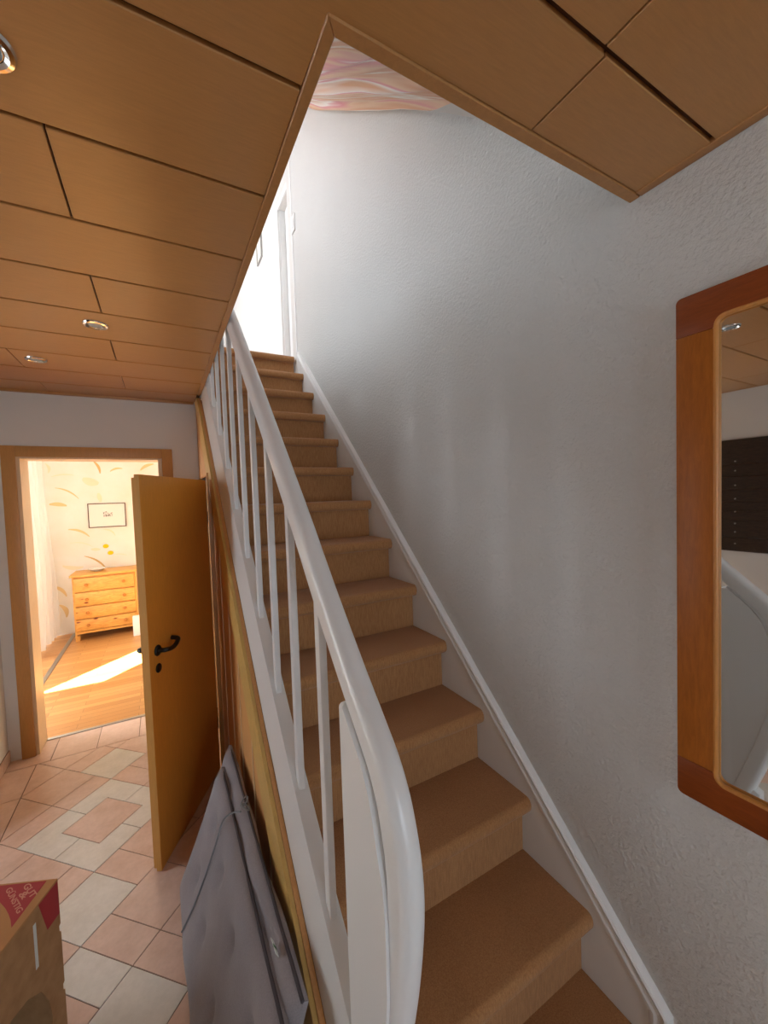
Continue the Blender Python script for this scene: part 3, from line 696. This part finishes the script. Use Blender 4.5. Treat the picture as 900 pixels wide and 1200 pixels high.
# side facing the stairs, with an arched tear-out
arch = [(.045, .0)]+[(.048+.002*k_, .05*k_) for k_ in range(1, 4)]+[(.06, .19), (.085, .25), (.13, .285), (.2, .30), (.3, .29), (.345, .22), (.355, 0)]
sidep = [(0, 0), (0, .150), (.006, .154), (.006, .172), (0, .176), (0, .335), (.006, .339), (.006, .357), (0, .361), (0, BZ-.004), (BL, BZ-.004), (BL, 0)]
poly = sidep + arch[::-1]
prism('side_wall', [bp(s, 0, z) for s, z in poly], e2*.005, 'card', bx)
prism('side_wall', [bp(0, .005, 0), bp(0, BW-.005, 0), bp(0, BW-.005, BZ-.004), bp(0, .005, BZ-.004)], e1*.005, 'card', bx)
prism('side_wall', [bp(BL-.005, .005, 0), bp(BL-.005, BW-.005, 0), bp(BL-.005, BW-.005, BZ-.004), bp(BL-.005, .005, BZ-.004)], e1*.005, 'card', bx)
prism('side_wall', [bp(0, BW-.005, 0), bp(BL, BW-.005, 0), bp(BL, BW-.005, BZ-.004), bp(0, BW-.005, BZ-.004)], e2*.005, 'card', bx)
prism('bottom', [bp(.005, .005, .001), bp(BL-.005, .005, .001), bp(BL-.005, BW-.005, .001), bp(.005, BW-.005, .001)], (0, 0, .005), 'card', bx)
lid = prism('lid', [bp(0, 0, BZ-.004), bp(BL, 0, BZ-.004), bp(BL, BW, BZ-.004), bp(0, BW, BZ-.004)], (0, 0, .006), 'card_top', bx)
LZ = BZ+.002
def lidpx(cx, cy): p = on(2, LZ, cx/6.32, 1010+cy/6.32); return p
red = [lidpx(*q) for q in ((345, 140), (85, 488), (78, 430), (62, 385), (38, 342), (0, 300), (-60, 262), (-130, 240), (-130, 192), (0, 178))]
prism('red_print', red, (0, 0, .0004), 'red', lid)
tape = prism('tape', [bp(.088, -.0006, .33), bp(.098, -.0006, .33), bp(.098, -.0006, .46), bp(.088, -.0006, .46)], e2*.0005, 'tag', bx)
prism('red_print', [bp(.002, -.0006, BZ-.004), bp(.002, -.0006, BZ-.105), bp(.05, -.0006, BZ-.105), bp(.075, -.0006, BZ-.004)], e2*.0005, 'red', bx)
def lettering(txt, a, b, h, parent):
    """text from point a towards b (centres of first/last glyph side) on the lid"""
    cu_ = bpy.data.curves.new('lettering', 'FONT'); cu_.body = txt; cu_.size = 1; cu_.offset = .025; cu_.align_x = 'CENTER'; cu_.align_y = 'CENTER'
    to = bpy.data.objects.new('lettering', cu_); COL.objects.link(to); dg = bpy.context.evaluated_depsgraph_get()
    me = bpy.data.meshes.new_from_object(to.evaluated_get(dg)); bpy.data.objects.remove(to)
    wd = max(v.co.x for v in me.vertices)-min(v.co.x for v in me.vertices); ht = max(v.co.y for v in me.vertices)-min(v.co.y for v in me.vertices)
    d = Vector(b)-Vector(a); ln = d.length; d.normalize(); up = Vector((-d.y, d.x, 0)); c = (Vector(a)+Vector(b))/2
    for v in me.vertices: v.co = c+d*(v.co.x*ln/wd)+up*(v.co.y*h/ht)+Vector((0, 0, .0008))
    me.materials.append(M['lettering']); o = bpy.data.objects.new('lettering', me); COL.objects.link(o); setpar(o, parent); return o
lettering('GUT', lidpx(190, 170), lidpx(250, 258), .016, lid)
lettering('&', lidpx(155, 230), lidpx(188, 268), .016, lid)
lettering('GÜNSTIG', lidpx(60, 200), lidpx(148, 375), .017, lid)

# ------------------------------------------------------------------ sunlit room contents
RB = 6.4
ds = thing('pine_dresser', 'knotty pine chest of four drawers against the cream wall', 'dresser', (-.645, 6.15, 0))
DX0, DX1, DY0 = -.980, -.310, 5.955
boxes('body', [(DX0+.01, DX0+.03, DY0+.012, 6.39, .05, .775), (DX1-.03, DX1-.01, DY0+.012, 6.39, .05, .775), (DX0+.03, DX1-.03, DY0+.03, 6.39, .08, .775), (DX0+.03, DX1-.03, DY0+.012, DY0+.03, .085, .11)], 'pine', ds)
box('top', DX0-.012, DX1+.012, DY0-.012, 6.392, .775, .80, 'pine', ds, .004, 2)
dz = [.112, .262, .415, .588, .762]
for a_, b_ in zip(dz, dz[1:]):
    d_ = box('drawer', DX0+.031, DX1-.031, DY0, DY0+.029, a_+.007, b_-.007, 'pine_knots', ds, .004, 2)
    for x in (-.833, -.453):
        lathe('knob', [(.008, 0), (.008, .01), (.018, .016), (.019, .024), (.012, .030)], (x, DY0, (a_+b_)/2), (0, -1, 0), 'knob', d_, 14)
for x in (DX0+.01, DX1-.055): box('leg', x, x+.045, DY0+.012, DY0+.057, 0, .06, 'pine', ds, .003, 1)
for x in (DX0+.01, DX1-.055): box('leg', x, x+.045, 6.34, 6.385, 0, .06, 'pine', ds, .003, 1)
dish = lathe('glass_dish', [(.03, 0), (.035, .004), (.06, .012), (.10, .034), (.097, .035), (.055, .016), (.01, .008)], (-.74, 6.16, .80), (0, 0, 1), 'clear', None, 24)
tag(dish, 'small white glass dish on top of the pine dresser', 'dish')
wb = tag(box('paper_carton', -.372, -.30, 5.79, 5.86, 0, .24, 'paper', None, .003, 1), 'small white carton standing on the laminate floor in front of the dresser', 'box')
pc_ = thing('framed_sketch', 'landscape pencil sketch in a thin dark frame above the dresser', 'picture', (-.621, RB, 1.49))
x0, x1, z0, z1 = -.828, -.415, 1.336, 1.652; f_ = .010
boxes('frame', [(x0, x0+f_, RB-.018, RB-.001, z0, z1), (x1-f_, x1, RB-.018, RB-.001, z0, z1), (x0+f_, x1-f_, RB-.018, RB-.001, z0, z0+f_), (x0+f_, x1-f_, RB-.018, RB-.001, z1-f_, z1)], 'frame_dark', pc_)
mt = box('mat_board', x0+f_, x1-f_, RB-.010, RB-.001, z0+f_, z1-f_, 'paper', pc_)
prism('sketch', [(-.665, RB-.0103, 1.475), (-.565, RB-.0103, 1.475), (-.565, RB-.0103, 1.53), (-.60, RB-.0103, 1.51), (-.63, RB-.0103, 1.545), (-.665, RB-.0103, 1.53)], (0, -.0003, 0), 'sketch', mt)
# brush strokes painted on the cream wall
wall_rb = bpy.data.objects['wall_room_back']
def stroke(p, q, bend, wd, m):
    a_, b_ = on(1, RB, *p), on(1, RB, *q); d = b_-a_; L = d.length; d.normalize(); u = Vector((-d.z, 0, d.x)); n = 10; up_, lo_ = [], []
    for i in range(n+1):
        s = i/n; c = a_+d*L*s+u*bend*4*s*(1-s); w_ = wd*(.15+.85*math.sin(math.pi*(s*.85+.08)))/2
        up_.append(c+u*w_); lo_.append(c-u*w_)
    pts_ = [(v.x, RB-.0012, v.z) for v in up_+lo_[::-1]]
    prism('brush_stroke', pts_, (0, .0010, 0), m, wall_rb)
S_ = lambda cx, cy: (20+cx/4.5, 530+cy/4.5)
for p, q, bnd, wd, m in [((400, 45), (438, 112), .02, .03, 'ochre_dark'), ((490, 102), (555, 86), .02, .025, 'ochre'), ((180, 130), (300, 122), .02, .014, 'ochre_pale'), ((200, 188), (325, 245), .03, .018, 'ochre'),
                         ((345, 140), (430, 165), -.01, .10, 'ochre_pale'), ((170, 275), (262, 282), .01, .05, 'ochre'), ((428, 215), (442, 262), 0, .05, 'ochre_pale'), ((270, 408), (382, 445), .03, .03, 'ochre'),
                         ((455, 408), (518, 440), .03, .02, 'ochre_pale'), ((280, 480), (400, 500), .03, .012, 'ochre_pale'), ((390, 512), (440, 512), .0, .04, 'ochre_pale'), ((355, 548), (480, 630), .04, .022, 'ochre_dark'), ((240, 600), (350, 605), -.02, .05, 'ochre_pale'),
                         ((510, 538), (580, 542), .01, .010, 'ochre_pale'), ((180, 708), (262, 760), .03, .04, 'ochre'), ((225, 805), (262, 870), .03, .05, 'ochre'), ((170, 520), (184, 580), -.02, .03, 'ochre_pale'), ((650, 95), (720, 62), .02, .04, 'ochre'), ((150, 60), (165, 110), .02, .03, 'ochre_pale')]:
    stroke(S_(*p), S_(*q), bnd, wd, m)
for cx, cy, r in ((468, 495, .030), (493, 530, .030)):
    c = on(1, RB, *S_(cx, cy)); prism('paint_dab', [(c.x+r*math.cos(a_)*1.1, RB-.0015, c.z+r*math.sin(a_)*.9) for a_ in (2*math.pi*k_/14 for k_ in range(14))], (0, .0012, 0), 'yellow', wall_rb)
# curtain
def curtain():
    t = thing('sheer_curtain', 'white sheer curtain hanging in folds beside the dresser', 'curtain', (-1.28, 5.95, 0))
    bm = bmesh.new(); N, V = 110, 12; rows = []
    for j in range(V+1):
        z = .02+2.20*j/V; r_ = []; pull = 1-.28*math.exp(-((z-.95)/.5)**2)
        for i in range(N+1):
            s = i/N; y = 6.392-(1.0*pull)*s
            r_.append(bm.verts.new((-1.28+.035*math.sin(s*52)+.018*math.sin(s*23+z*2)+.06*(1-z/2.2)*(1-s), y, z)))
        rows.append(r_)
    for a_, b_ in zip(rows, rows[1:]):
        for i in range(N): bm.faces.new((a_[i], a_[i+1], b_[i+1], b_[i]))
    finish('curtain_cloth', bm, 'sheer', t, 180)
    tube('curtain_rail', [(-1.28, 5.3, 2.235), (-1.28, 6.395, 2.235)], .012, 'steel', t, 10)
curtain()
tag(box('transition_strip', -1.06, -1.02, 3.9, 6.38, .0003, .004, 'steel', None, .0015, 1), 'flat metal transition strip across the laminate floor', 'floor strip')
